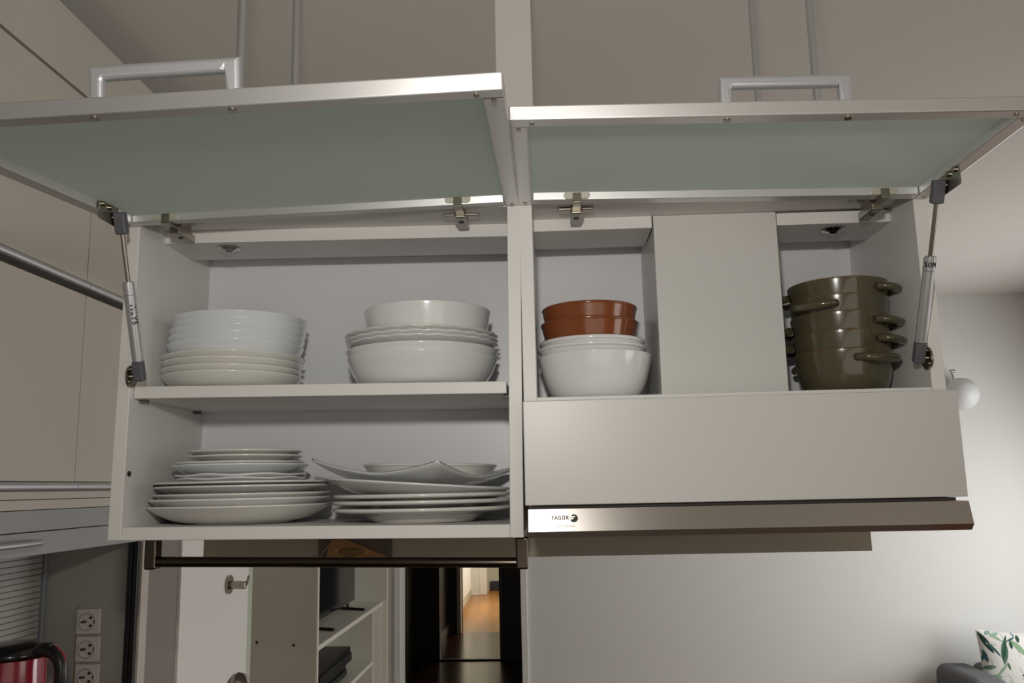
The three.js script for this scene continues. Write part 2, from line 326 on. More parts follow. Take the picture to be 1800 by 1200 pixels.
// ------------------------------------------------------------------ hanging dish cabinets
const T = 0.0195;
const screwHead = (x, y, z, r = 0.0035) => { const g = cyl(r, r * 1.05, 0.0016, 14); g.translate(x, y, z); return g; };
function doorLeaf(cab, cx, len, p, roll, y, thick, W, handle) {
  const d = new THREE.Group(); d.name = 'door'; scene.add(d);
  d.rotation.order = 'ZYX'; d.rotation.set(-p, 0, roll);
  d.position.set(cx - Math.sin(roll) * 0.004, y, 0.002);
  const w = W / 2, R = 0.0215;
  // local: x across, y out of the outer face (up), z from the hinges to the free edge
  const rail = (x0, x1, z0, z1, t0 = 0) => bx(x0, x1, t0, thick, z0, z1, 0.0022);
  mesh('frame_rail', rail(-w, w, len - R, len), M.alu, d);
  mesh('frame_rail', rail(-w + R, w - R, 0, R), M.alu, d);
  mesh('frame_rail', rail(-w, -w + R, 0, len - R), M.alu, d);
  mesh('frame_rail', rail(w - R, w, 0, len - R), M.alu, d);
  mesh('glass_pane', bx(-w + R - 0.004, w - R + 0.004, thick - 0.0065, thick - 0.0025, R - 0.004, len - R + 0.004, 0), M.frost, d, 'frosted pale green glass');
  // D-shaped bar handle on the outer face
  const [h0, h1, hh, hz] = handle, tk = 0.0072;
  const leg = (x) => { const g = cyl(tk, tk, hh - tk * 0.6, 20); g.scale(1, 1, 0.85); g.translate(x, thick + (hh - tk * 0.6) / 2, hz); return g; };
  const s = new THREE.Shape(); // bow with mitred corners: outline of the bar seen from the front
  const hw = (h1 - h0) / 2, b = tk;
  s.moveTo(-hw - b, 0); s.lineTo(-hw - b, hh); s.lineTo(hw + b, hh); s.lineTo(hw + b, 0); s.lineTo(hw - b, 0); s.lineTo(hw - b, hh - 2 * b + 0.002); s.quadraticCurveTo(hw - b, hh - 2 * b, hw - b - 0.002, hh - 2 * b); s.lineTo(-hw + b + 0.002, hh - 2 * b); s.quadraticCurveTo(-hw + b, hh - 2 * b, -hw + b, hh - 2 * b - 0.002); s.lineTo(-hw + b, 0); s.closePath();
  const hg = new THREE.ExtrudeGeometry(s, { depth: 0.004, bevelEnabled: true, bevelThickness: 0.0045, bevelSize: 0.0045, bevelOffset: -0.0045, bevelSegments: 4 });
  hg.translate((h0 + h1) / 2, thick, hz - 0.002);
  mesh('handle', hg, M.aluHandle, d, 'brushed metal bar handle');
  const sc = [];
  for (const x of [h0, h1]) sc.push(screwHead(x, -0.0005, len - R / 2, 0.0042));
  mesh('handle_screw', sc[0], M.nickel, d); mesh('handle_screw', sc[1], M.nickel, d);
  for (const x of [-w + R / 2, w - R / 2]) { mesh('corner_screw', screwHead(x, -0.0004, len - R * 1.2, 0.0028), M.nickel, d); mesh('corner_screw', screwHead(x, -0.0004, R * 0.5, 0.0028), M.nickel, d); mesh('corner_screw', screwHead(x * (1 - 0.055), -0.0004, len - R * 0.5, 0.0028), M.nickel, d); }
  return d;
}
// concealed hinge: stadium plate let into the rail, arm, and wing plate under the top board (built in world axes)
function hinge(cab, x, y, topY, sgn) {
  const h = new THREE.Group(); h.name = 'hinge'; scene.add(h); h.position.set(x, y, 0);
  const s = new THREE.Shape(); const a = 0.0135, r = 0.0052; s.moveTo(-a, -r); s.lineTo(a, -r); s.absarc(a, 0, r, -Math.PI / 2, Math.PI / 2); s.lineTo(-a, r); s.absarc(-a, 0, r, Math.PI / 2, Math.PI * 1.5);
  const g = new THREE.ExtrudeGeometry(s, { depth: 0.0012, bevelEnabled: true, bevelSize: 0.0005, bevelThickness: 0.0005, bevelSegments: 1, curveSegments: 10 }); g.translate(0, 0.0052, 0.0235);
  mesh('cup_plate', g, std(lin(0.60, 0.58, 0.50), 0.4, { metalness: 0.5 }), h);
  mesh('hinge_arm', merge([bx(-0.0062, 0.0062, -0.006, 0.0085, 0.0245, 0.0275, 0.001), bx(-0.0062, 0.0062, -0.0068, -0.0036, -0.014, 0.0275, 0.001), bx(-0.0085, 0.0085, -0.013, 0.0, -0.064, -0.006, 0.002)]), M.nickel, h);
  mesh('hinge_screw', screwHead(0, -0.0133, -0.03, 0.0036), M.black, h);
  mesh('wing_plate', merge([bx(-0.027, 0.027, topY - y - 0.0045, topY - y - 0.0005, -0.046, -0.026, 0.0015), bx(-0.008, 0.008, -0.002, topY - y - 0.001, -0.05, -0.012, 0.001)]), M.nickel, h);
  cab.attach(h); return h;
}
function canvasTex(w, h, draw) {
  const c = document.createElement('canvas'); c.width = w; c.height = h; const x = c.getContext('2d'); draw(x, w, h);
  const t = new THREE.CanvasTexture(c); t.colorSpace = THREE.SRGBColorSpace; return t;
}
const font = await new FontLoader().loadAsync('fonts/droid/droid_sans_bold.typeface.json');
const serif = await new FontLoader().loadAsync('fonts/droid/droid_serif_regular.typeface.json');
function text(str, size, f, depth = 0.0003) { const g = new TextGeometry(str, { font: f, size, depth, curveSegments: 3, bevelEnabled: false }); g.computeBoundingBox(); const b = g.boundingBox; g.translate(-(b.min.x + b.max.x) / 2, -(b.min.y + b.max.y) / 2, 0); return g; }
function bendText(g, R) { // wrap flat text around a cylinder of radius R with axis y
  const p = g.attributes.position; for (let i = 0; i < p.count; i++) { const x = p.getX(i), r = R + p.getZ(i); p.setXYZ(i, Math.sin(x / R) * r, p.getY(i), Math.cos(x / R) * r); } g.computeVertexNormals(); return g;
}
function strut(cab, base, top, side, str, rot, along) { // gas spring from the side panel to the door
  const s = new THREE.Group(); s.name = 'gas_strut'; scene.add(s); s.position.set(...base);
  const B = new THREE.Vector3(0, 0, 0), E = new THREE.Vector3(top[0] - base[0], top[1] - base[1], top[2] - base[2]), Ln = E.length(), D = E.clone().normalize();
  const at = (k) => D.clone().multiplyScalar(k * Ln).toArray();
  mesh('cylinder', merge([rod(at(0.10), at(0.52), 0.0078, 24), rod(at(0.523), at(0.595), 0.0083, 24), rod(at(0.595), at(0.603), 0.0072, 24)]), M.aluMatt, s);
  mesh('piston_rod', rod(at(0.6), at(0.93), 0.0031, 16), M.nickel, s);
  mesh('end_fitting', between(new RoundedBoxGeometry(0.0155, 0.031, 0.0135, 2, 0.003), at(-0.04), at(0.11)), M.plastic, s, 'grey plastic end fitting');
  mesh('end_fitting', between(new RoundedBoxGeometry(0.0165, 0.032, 0.0135, 2, 0.003), at(0.9), at(1.03)), M.plastic, s, 'grey plastic end fitting');
  const w = side * -0.012; // towards the side panel
  const wallX = side < 0 ? -0.6 + T - base[0] : 0.6 - T - base[0];
  const pl = cyl(0.0165, 0.0165, 0.003, 28); pl.rotateZ(Math.PI / 2); pl.translate(wallX - side * 0.0022, 0, 0);
  mesh('mount_plate', merge([pl, rod([wallX, 0, 0], [0, 0, 0], 0.0045, 12), ...[0, 1, 2].map(k => { const c = cyl(0.003, 0.003, 0.003, 10); c.rotateZ(Math.PI / 2); c.translate(wallX - side * 0.0042, Math.cos(k * 2.1 + 0.4) * 0.011, Math.sin(k * 2.1 + 0.4) * 0.011); return c; })]), M.nickel, s);
  mesh('door_bracket', merge([bx(E.x + side * 0.009, E.x + side * 0.0115, E.y - 0.012, E.y + 0.018, E.z - 0.012, E.z + 0.04, 0.001), rod([E.x, E.y, E.z], [E.x + side * 0.012, E.y, E.z], 0.0045, 10), ...[0.012, 0.03].map(k => { const c = cyl(0.0042, 0.0042, 0.003, 12); c.rotateZ(Math.PI / 2); c.translate(E.x + side * 0.0075, E.y + 0.011, E.z + k); return c; })]), M.nickel, s);
  const tg = text(str, along ? 0.0085 : 0.007, font, 0.0003);
  if (along) tg.rotateZ(Math.PI / 2);
  bendText(tg, along ? 0.0079 : 0.0084); tg.rotateY(rot);
  tg.applyQuaternion(new THREE.Quaternion().setFromUnitVectors(new THREE.Vector3(0, 1, 0), D)); tg.translate(...at(along ? 0.4 : 0.56));
  mesh('print', tg, M.black, s);
  cab.attach(s); return s;
}
function boltFitting(cab, x, y, z) {
  const g = new THREE.LatheGeometry([[0, -0.0085], [0.0035, -0.0085], [0.006, -0.0075], [0.008, -0.0045], [0.0125, -0.004], [0.0135, -0.002], [0.0185, -0.0018], [0.0195, 0], [0, 0]].map(p => new THREE.Vector2(...p)), 28); g.translate(x, y, z);
  mesh('bolt_fitting', g, M.chrome, cab, 'round metal bolt under the top rail');
}
let cabL, cabR;
{
  const t = cabL = thing('dish_cabinet', 'open white two-shelf wall cabinet with lifted glass door, full of white dishes', 'cabinet');
  t.position.set(-0.3 - 0.24 * 0.0112, 0.00002, 0); t.rotation.z = -0.0112;
  const w = 0.3, H = 0.505, Z = -0.292, ZB = -0.2736;
  mesh('side_panel', bx(-w, -w + T, 0, H, Z, 0), M.white, t);
  mesh('side_panel', bx(w - T - 0.001, w - 0.001, 0, H, Z, 0), M.white, t);
  mesh('bottom_panel', bx(-w + T, w - T - 0.001, 0, 0.0185, Z, -0.001), M.white, t);
  mesh('top_panel', bx(-w + T, w - T - 0.001, 0.4855, H, Z, -0.001), M.white, t);
  mesh('back_panel', bx(-w + T, w - T - 0.001, 0.0185, 0.4855, ZB - 0.004, ZB, 0), M.back, t);
  mesh('shelf', bx(-w + T + 0.001, w - T - 0.0045, 0.2055, 0.2235, ZB + 0.001, -0.0121), M.white, t);
  mesh('top_rail', bx(-w + T, w - T - 0.001, 0.4645, 0.4855, -0.19, -0.085), M.white, t);
  for (const s of [-1, 1]) for (const z of [-0.035, -0.235]) { const x = s * (w - T - 0.0005) ; mesh('shelf_pin', bx(Math.min(x, x - s * 0.011), Math.max(x, x - s * 0.011), 0.2005, 0.2052, z - 0.005, z + 0.005, 0.0008), M.plastic, t); }
  for (const s of [-1, 1]) mesh('panel_screw', (() => { const c = cyl(0.004, 0.004, 0.002, 12); c.rotateZ(Math.PI / 2); c.translate(s * (w - T - 0.001), 0.095, -0.012); return c; })(), M.blackSoft, t);
  boltFitting(t, -0.187, 0.4645, -0.118);
  scene.updateMatrixWorld(true);
  const d = doorLeaf(t, -0.3, 0.4762, -0.0934, 0.0228, 0.4764, 0.018, 0.602, [-0.099, 0.037, 0.036, 0.459]);
  t.attach(d);
  hinge(t, -0.5275, 0.4725, 0.488, 1); hinge(t, -0.0895, 0.4825, 0.4835, 1);
  strut(t, [-0.566, 0.240, 0.002], [-0.5665, 0.458, 0.083], -1, 'SATM', 0.85, true);
}
{
  const t = cabR = thing('hood_cabinet', 'open white wall cabinet over the hood, with boxed-in duct and lifted glass door', 'cabinet', [0.3, 0.05, 0]);
  t.rotation.z = 0.0008;
  const w = 0.3, H = 0.455, Z = -0.292, ZB = -0.2736, y = v => v - 0.05;
  mesh('side_panel', bx(-w + 0.0005, -w + T + 0.0005, y(0.05), H, Z, 0), M.white, t);
  mesh('side_panel', bx(w - T, w, y(0.05), H, Z, 0), M.white, t);
  mesh('top_panel', bx(-w + T, w - T, y(0.4875), H, Z, -0.001), M.white, t);
  mesh('floor_panel', bx(-w + T, w - T, y(0.1764), y(0.1944), Z, -0.0005), M.white, t);
  mesh('back_panel', bx(-w + T, w - T, y(0.1944), y(0.4875), ZB - 0.004, ZB, 0), M.back, t);
  mesh('top_rail', bx(-w + T, -0.0915, y(0.4675), y(0.4875), -0.19, -0.085), M.white, t);
  mesh('top_rail', bx(0.1045, w - T, y(0.4645), y(0.4845), -0.19, -0.085), M.white, t);
  mesh('duct_cover', merge([bx(-0.0895, 0.1035, y(0.1944), y(0.4872), -0.102, -0.085), bx(-0.0895, -0.0735, y(0.1944), y(0.4872), ZB, -0.102), bx(0.0875, 0.1035, y(0.1944), y(0.4872), ZB, -0.102)]), M.front, t);
  mesh('fascia', bx(-w, w + 0.0006, y(0.0415), y(0.1865), 0.012, 0.0299, 0.0015), M.front, t);
  boltFitting(t, 0.202, y(0.4645), -0.118);
  scene.updateMatrixWorld(true);
  const d = doorLeaf(t, 0.3, 0.3056, -0.0013, -0.0203, 0.4769, 0.018, 0.602, [-0.05, 0.0865, 0.037, 0.288]);
  t.attach(d);
  hinge(t, 0.0865, 0.4825, 0.487, 1); hinge(t, 0.5305, 0.473, 0.487, 1);
  strut(t, [0.5665, 0.2365, -0.002], [0.571, 0.457, 0.102], 1, 'S0N', -0.2, false);
}
// hood
{
  const t = thing('range_hood', 'slim pull-out cooker hood with brushed steel front below the white fascia', 'range hood', [0.3, -0.0025, -0.14]);
  const s = new THREE.Shape(); // side profile of the steel front strip (z, y)
  s.moveTo(0.0270, 0.0361); s.lineTo(0.0359, 0.0060); s.lineTo(0.0277, -0.0025); s.lineTo(-0.01, -0.0025); s.lineTo(-0.01, 0.0361); s.closePath();
  const g = new THREE.ExtrudeGeometry(s, { depth: 0.5975, bevelEnabled: false });
  g.rotateY(-Math.PI / 2); // (z,y,depth) -> x = -depth, z = shape x
  g.translate(0.6015 - 0.3, 0.0025, 0.14);
  const v = mesh('front_strip', g, M.steel, t);
  const f = text('FAGOR', 0.0056, font); f.scale(0.94, 1, 1);
  const ang = -Math.atan2(0.0089, 0.0301);
  const put = (geo, x, yy) => { geo.rotateX(ang); const k = (0.0361 - yy) / (0.0361 - 0.006); geo.translate(x - 0.3, yy + 0.0025, 0.0270 + 0.0089 * k + 0.0001 + 0.14); return geo; };
  mesh('lettering', put(f, 0.0480, 0.0243), M.black, v);
  const i = text('Innovation', 0.0038, serif); mesh('lettering', put(i, 0.0537, 0.0133), std(lin(0.2, 0.19, 0.18), 0.6), v);
  // round emblem: a disc cut by two slots running in from its left side
  const R = 0.0055, e = new THREE.Shape();
  const P = a => [R * Math.cos(a), R * Math.sin(a)];
  e.moveTo(...P(2.2)); for (let a = 2.2; a > -2.75; a -= 0.15) e.lineTo(...P(a));
  e.lineTo(-0.0048, -0.0016); e.lineTo(-0.001, -0.0012); e.lineTo(-0.0004, 0.0006); e.lineTo(-0.0056, 0.0005); e.lineTo(-0.0056, 0.0013); e.lineTo(0.0008, 0.0014); e.quadraticCurveTo(0.0022, 0.0022, 0.0018, 0.003); e.lineTo(-0.0032, 0.0031); e.closePath();
  mesh('emblem', put(new THREE.ExtrudeGeometry(e, { depth: 0.0003, bevelEnabled: false }), 0.0667, 0.0231), M.black, v);
  mesh('housing', (() => { const b = bx(0.02, 0.58, -0.0015, 0.1755, -0.285, 0.011, 0.002); b.translate(-0.3, 0.0025, 0.14); return b; })(), M.grey, t);
  mesh('slide_gap', (() => { const b = bx(0.01, 0.588, 0.0365, 0.0408, -0.005, 0.0205, 0.0005); b.translate(-0.3, 0.0025, 0.14); return b; })(), M.gap, t);
}
// board along the rear of both cabinets, hanging lower than they do
{
  const t = thing('rear_board', 'long plain beige-brown board along the rear underside of both hanging cabinets', 'board', [0, -0.0575, -0.345]);
  mesh('board', bx(-0.6, 0.6, 0, 0.56, -0.016, 0.0, 0.001), M.beam, t);
}
{
  const t = thing('carved_plaque', 'dark plaque with a carved wooden oval on the rear board below the dish cabinet', 'plaque', [-0.3193, -0.0575, -0.3445]);
  mesh('plaque_panel', bx(-0.0665, 0.0665, 0.0, 0.05, 0, 0.006, 0.001), std(lin(0.10, 0.075, 0.055), 0.4), t);
  const wood = std(lin(0.36, 0.17, 0.055), 0.35);
  const s = new THREE.Shape(); s.moveTo(-0.052, 0.002); s.lineTo(-0.044, 0.0345); s.quadraticCurveTo(-0.025, 0.041, -0.008, 0.033); s.quadraticCurveTo(0.02, 0.022, 0.056, 0.006); s.lineTo(0.056, 0.002); s.closePath();
  mesh('carving', new THREE.ExtrudeGeometry(s, { depth: 0.003, bevelEnabled: true, bevelSize: 0.0015, bevelThickness: 0.0015, bevelSegments: 2 }).translate(0, 0, 0.0065), wood, t, 'warm brown carved wood');
  const tor = new THREE.TorusGeometry(1, 0.09, 10, 48); tor.scale(0.029, 0.0095, 0.02); tor.translate(-0.006, 0.016, 0.0115);
  mesh('oval_ring', tor, std(lin(0.45, 0.27, 0.10), 0.3), t);
  const sp = new THREE.SphereGeometry(1, 24, 12); sp.scale(0.024, 0.007, 0.003); sp.translate(-0.006, 0.016, 0.0105); mesh('oval_boss', sp, std(lin(0.20, 0.12, 0.045), 0.35), t);
  mesh('light_rod', rod([-0.064, 0.006, 0.010], [-0.0415, 0.036, 0.010], 0.0007, 8), std(lin(0.5, 0.45, 0.38), 0.4), t);
}
// towel rail under the dish cabinet
{
  const t = thing('towel_rail', 'dark metal towel rail hanging under the dish cabinet', 'towel rail', [-0.274, -0.03, -0.03]);
  mesh('bracket', bx(-0.2825, -0.2655, -0.010, 0.0335, -0.012, 0.012, 0.003), M.darkChrome, t);
  mesh('bracket', bx(0.2575, 0.2755, -0.0185, 0.0266, -0.012, 0.012, 0.003), M.darkChrome, t);
  mesh('rail', rod([-0.268, 0.0005, 0.002], [0.26, -0.0095, 0.002], 0.0075, 28), M.darkChrome, t);
}
// suspension poles and the post between the cabinets
{
  const poles = [[-0.447, -0.04, 'thicker-looking front pole standing on the dish cabinet, right behind the door handle'], [-0.443, -0.32, 'rear pole on the dish cabinet, right of the front pole'], [0.468, -0.04, 'front pole standing on the hood cabinet, right of the other behind the handle'], [0.452, -0.32, 'rear pole standing on the hood cabinet, left of the other behind the handle']];
  for (const [x, z, l] of poles) {
    const y0 = x < 0 ? 0.507 : 0.506;
    const t = thing('suspension_pole', 'grey metal ' + l, 'pole', [x, y0, z], 'poles between cabinets and ceiling');
    mesh('tube', rod([0, 0.004, 0], [0, CEIL - y0 - 0.004, 0], 0.0066, 20), M.aluMatt, t);
    const fl = cyl(0.017, 0.017, 0.004, 24); const a = fl.clone(); a.translate(0, 0.002, 0); const b = fl.clone(); b.translate(0, CEIL - y0 - 0.002, 0);
    mesh('flange', a, M.aluMatt, t); mesh('flange', b, M.aluMatt, t);
  }
}
struct('ceiling_post', bx(-0.045, 0.0225, 0.508, CEIL, -0.335, -0.265, 0.002), M.white);
// sideboard worktop that the tap stands on (peninsula below the cabinets)
{
  const t = thing('peninsula', 'kitchen worktop on a base cabinet below the hanging cabinets', 'worktop', [-0.1, FLOOR, -0.2]);
  mesh('base_cabinet', bx(-0.85, 0.85, 0, 0.86, -0.3, 0.25, 0.003), M.cream, t);
  mesh('worktop', bx(-0.87, 0.87, 0.86, 0.9, -0.33, 0.28, 0.004), std(lin(0.22, 0.2, 0.18), 0.35), t);
}
{
  const t = thing('tap', 'domed chrome top of the kitchen tap at the bottom edge, before the white door leaf', 'tap', [-0.458, -0.52, -0.15]);
  mesh('tap_body', new THREE.LatheGeometry([[0, 0], [0.028, 0], [0.028, 0.006], [0.0225, 0.012], [0.0225, 0.27], [0.0205, 0.287], [0.016, 0.3], [0.009, 0.3085], [0, 0.3115]].map(p => new THREE.Vector2(...p)), 36), M.chrome, t);
  mesh('lever', rod([0, 0.2, 0.02], [0.0, 0.21, 0.06], 0.006, 12), M.chrome, t);
  mesh('spout', rod([0, 0.16, 0.0], [0.03, 0.18, 0.17], 0.011, 16), M.chrome, t);
}

// ------------------------------------------------------------------ crockery
// profile -> closed lathe shell; q, p shape the wall (p > 1: steeper towards the rim)
function shell({ r, h, rb, t = 0.0035, q = 0.75, p = 1.6, foot = 0.003, lip = 0, seg = 72 }) {
  const out = [[0, 0.0018], [rb * 0.86, 0.0018], [rb * 0.9, 0], [rb, 0], [rb + 0.0012, foot]];
  const N = 18;
  for (let i = 1; i <= N; i++) { const s = i / N; out.push([rb + 0.0012 + (r - rb - 0.0012) * Math.pow(s, q), foot + (h - foot) * Math.pow(s, p)]); }
  const pts = out.map(a => new THREE.Vector2(...a));
  const e = pts[pts.length - 1], d = e.clone().sub(pts[pts.length - 2]).normalize(), n = new THREE.Vector2(-d.y, d.x); // inward
  if (lip) { // rolled lip: bulge outwards at the rim
    pts.pop();
    for (let k = 0; k <= 8; k++) { const a = -Math.PI / 2 + k / 8 * Math.PI; pts.push(new THREE.Vector2(r - lip + Math.cos(a) * lip, h - lip + Math.sin(a) * lip)); }
    pts.push(new THREE.Vector2(r - lip - t * 0.8, h - lip * 0.8));
  } else for (let k = 1; k <= 5; k++) { const a = k / 5 * Math.PI; pts.push(e.clone().addScaledVector(n, t / 2 * (1 - Math.cos(a))).addScaledVector(d, t / 2 * Math.sin(a))); }
  const inn = []; // inner wall
  for (let i = N; i >= 1; i--) {
    const s = i / N, a = new THREE.Vector2(rb + (r - rb) * Math.pow(s, q), h * Math.pow(s, p)), s2 = (i - 0.5) / N, b = new THREE.Vector2(rb + (r - rb) * Math.pow(s2, q), h * Math.pow(s2, p));
    const dd = a.clone().sub(b).normalize(), nn = new THREE.Vector2(-dd.y, dd.x); const c = a.addScaledVector(nn, t);
    if (c.y > t + 0.002 && c.x > 0.002 && c.y < h - (lip ? lip : 0.0005)) inn.push(c);
  }
  pts.push(...inn); const last = pts[pts.length - 1];
  pts.push(new THREE.Vector2(Math.max(0.001, last.x * 0.92), t + 0.0018), new THREE.Vector2(0, t + 0.0018));
  return new THREE.LatheGeometry(pts, seg);
}
function ripple(g, r, n, amp, vert, ph = 0) { // scalloped or wavy rim
  const p = g.attributes.position;
  for (let i = 0; i < p.count; i++) {
    const x = p.getX(i), z = p.getZ(i), R = Math.hypot(x, z); if (R < r * 0.55) continue;
    const k = (R / r - 0.55) / 0.45, a = Math.atan2(z, x) * n + ph, w = n > 12 ? Math.abs(Math.cos(a / 2)) - 0.6 : Math.cos(a);
    p.setXYZ(i, x * (1 + amp * k * k * w), p.getY(i) + vert * k * k * w, z * (1 + amp * k * k * w));
  }
  g.computeVertexNormals(); return g;
}
function rimmedPlate(r, h, rf) {
  const P = [[0, 0.002], [rf * 0.9, 0.002], [rf * 0.93, 0], [rf, 0], [rf + 0.002, 0.003], [rf * 1.13, h * 0.36], [rf * 1.24, h * 0.56], [r * 0.93, h - 0.0068], [r - 0.003, h - 0.0058], [r, h - 0.0035], [r - 0.0006, h - 0.001], [r - 0.003, h], [r * 0.94, h - 0.0012], [rf * 1.3, h * 0.68], [rf * 1.16, h * 0.5], [rf * 0.95, 0.0062], [0, 0.006]];
  return new THREE.LatheGeometry(P.map(p => new THREE.Vector2(...p)), 72);
}
function dish(name, label, cat, group, part, geo, mat, x, y, z, yaw = 0) {
  const m = mesh(name, geo, mat, scene); m.position.set(x, y, z); m.rotation.y = yaw; tag(m, label, cat, group); return m;
}
const SH = x => 0.2235 - (x + 0.3) * 0.0112 + 0.0003, BT = x => 0.0185 - (x + 0.3) * 0.0112 + 0.0003;
const nth = ['topmost', 'second from the top', 'third from the top', 'fourth from the top', 'lowest'];
// A: five white bowls on four cream soup plates
[[-0.4682, 0.3434, 0.1076], [-0.4688, 0.3328, 0.1075], [-0.4714, 0.3229, 0.1083], [-0.473, 0.3116, 0.1079], [-0.4746, 0.2998, 0.1078]].forEach(([x, y, r], i) =>
  dish('soup_bowl', `${nth[i]} of five cool white bowls at the left of the middle shelf`, 'bowl', 'white bowls on the middle shelf', 'bowl', shell({ r, h: 0.040, rb: 0.066, q: 0.55, p: 1.35, t: 0.0028 }), M.porcelainCool, x, y - 0.040, -0.14));
[[-0.478, 0.2808, 0.1116], [-0.4786, 0.2709, 0.111], [-0.479, 0.2597, 0.1103], [-0.479, 0.2497, 0.1105]].forEach(([x, y, r], i) => {
  const h = 0.2497 - SH(-0.479);
  dish('soup_plate', `${['topmost', 'second from the top', 'third from the top', 'lowest'][i]} of four cream soup plates under the white bowls`, 'plate', 'cream soup plates on the middle shelf', 'plate', shell({ r, h, rb: 0.072, q: 0.6, p: 1.25, t: 0.003 }), M.porcelainCream, x, y - h, -0.14);
});
// B: bowl on three scalloped plates on two deep bowls
dish('serving_bowl', 'round white bowl on top of the scalloped plates, middle shelf', 'bowl', null, 'bowl', shell({ r: 0.1033, h: 0.052, rb: 0.092, q: 0.9, p: 1.15, t: 0.003 }), M.porcelain, -0.158, 0.2980, -0.14);
[[-0.1676, 0.3077, 0.1233], [-0.1666, 0.3006, 0.1231], [-0.1658, 0.2939, 0.1221]].forEach(([x, y, r], i) => {
  const t = thing('scalloped_plate', `${['topmost', 'middle', 'lowest'][i]} of three scalloped white plates with a thin gilt edge`, 'plate', [x, y - 0.022, -0.14], 'scalloped plates on the middle shelf');
  mesh('plate', ripple(shell({ r, h: 0.022, rb: 0.075, q: 0.8, p: 1.2, t: 0.003, seg: 192 }), r, 24, 0.012, 0.0012, i), i < 1 ? M.porcelainCream : M.porcelain, t);
  if (i < 2) {
    const pts = []; for (let k = 0; k < 192; k++) { const a = k / 192 * Math.PI * 2, w = Math.abs(Math.cos((a * 24 + i) / 2)) - 0.6; const R = (r - 0.001) * (1 + 0.012 * w); pts.push(new THREE.Vector3(Math.cos(a) * R, 0.0226 + 0.0012 * w, Math.sin(a) * R)); }
    mesh('gilt_edge', new THREE.TubeGeometry(new THREE.CatmullRomCurve3(pts, true), 192, 0.0007, 5, true), M.gilt, t, 'thin gilt line along the rim');
  }
});
{
  const b = SH(-0.166);
  dish('salad_bowl', 'upper of two nested deep white bowls under the scalloped plates', 'bowl', 'nested deep bowls', 'bowl', shell({ r: 0.1228, h: 0.05, rb: 0.075, q: 0.52, p: 1.5, t: 0.003 }), M.porcelain, -0.1667, 0.2839 - 0.05, -0.14);
  dish('salad_bowl', 'lower of two nested deep white bowls, standing on the middle shelf', 'bowl', 'nested deep bowls', 'bowl', shell({ r: 0.1215, h: 0.2716 - b, rb: 0.075, q: 0.52, p: 1.5, t: 0.003 }), M.porcelain, -0.1662, b, -0.14);
}
// C: tall mixed stack at the left of the bottom shelf
{
  const b = BT(-0.457), G = 'plates of the left stack on the bottom shelf';
  const S = [
    ['side_plate', 'small white plate on the very top of the left plate stack', -0.4515, 0.1302, 0.0879, 0.0125, { rb: 0.062, q: 0.9, p: 1.0 }, M.porcelainCream],
    ['side_plate', 'second small white plate from the top of the left plate stack', -0.4511, 0.1225, 0.0882, 0.0125, { rb: 0.062, q: 0.9, p: 1.0 }, M.porcelainCream],
    ['dessert_plate', 'thin white dessert plate directly under the two small plates, left stack', -0.4596, 0.1124, 0.0993, 0.014, { rb: 0.066, q: 0.85, p: 1.1 }, M.porcelain],
    ['dessert_plate', 'deeper white dessert plate jutting out above the wavy plates, left stack', -0.4582, 0.1086, 0.1052, 0.018, { rb: 0.068, q: 0.75, p: 1.2 }, M.porcelainCool],
    ['wavy_plate', 'upper of two white plates with a wavy rim in the left stack', -0.4574, 0.0934, 0.0997, 0.013, { rb: 0.066, q: 0.8, p: 1.15, wave: 1 }, M.porcelain],
    ['wavy_plate', 'lower of two white plates with a wavy rim in the left stack', -0.4579, 0.088, 0.0989, 0.012, { rb: 0.066, q: 0.8, p: 1.15, wave: 1 }, M.porcelain],
    ['dinner_plate', 'topmost of the five large dinner plates in the left stack, flat and thin', -0.4492, 0.0818, 0.1378, 0.012, { rb: 0.09, q: 0.95, p: 1.0 }, M.porcelainCream],
    ['dinner_plate', 'second of the five large dinner plates in the left stack, with a shaded deep side', -0.4509, 0.0759, 0.135, 0.016, { rb: 0.094, q: 0.8, p: 1.1 }, M.porcelain],
    ['dinner_plate', 'middle one of the five large dinner plates in the left stack', -0.4523, 0.0643, 0.1348, 0.022, { rb: 0.084, q: 0.72, p: 1.2 }, M.porcelainCream],
    ['dinner_plate', 'second large dinner plate from the bottom of the left stack', -0.456, 0.057, 0.1386, 0.0262, { rb: 0.083, q: 0.7, p: 1.2 }, M.porcelain],
    ['dinner_plate', 'lowest large dinner plate of the left stack, curved and resting on the bottom shelf', -0.4572, 0.0463, 0.14, 0.0463 - b, { rb: 0.083, q: 0.7, p: 1.2 }, M.porcelainCream]];
  for (const [n, l, x, y, r, h, o, m] of S) {
    let g = shell({ r, h, t: 0.003, foot: 0.0022, ...o, seg: o.wave ? 144 : 72 });
    if (o.wave) ripple(g, r, 7, 0.008, 0.0009, y * 260);
    dish(n, l, 'plate', G, 'plate', g, m, x, y - h, -0.135, y * 40);
  }
}
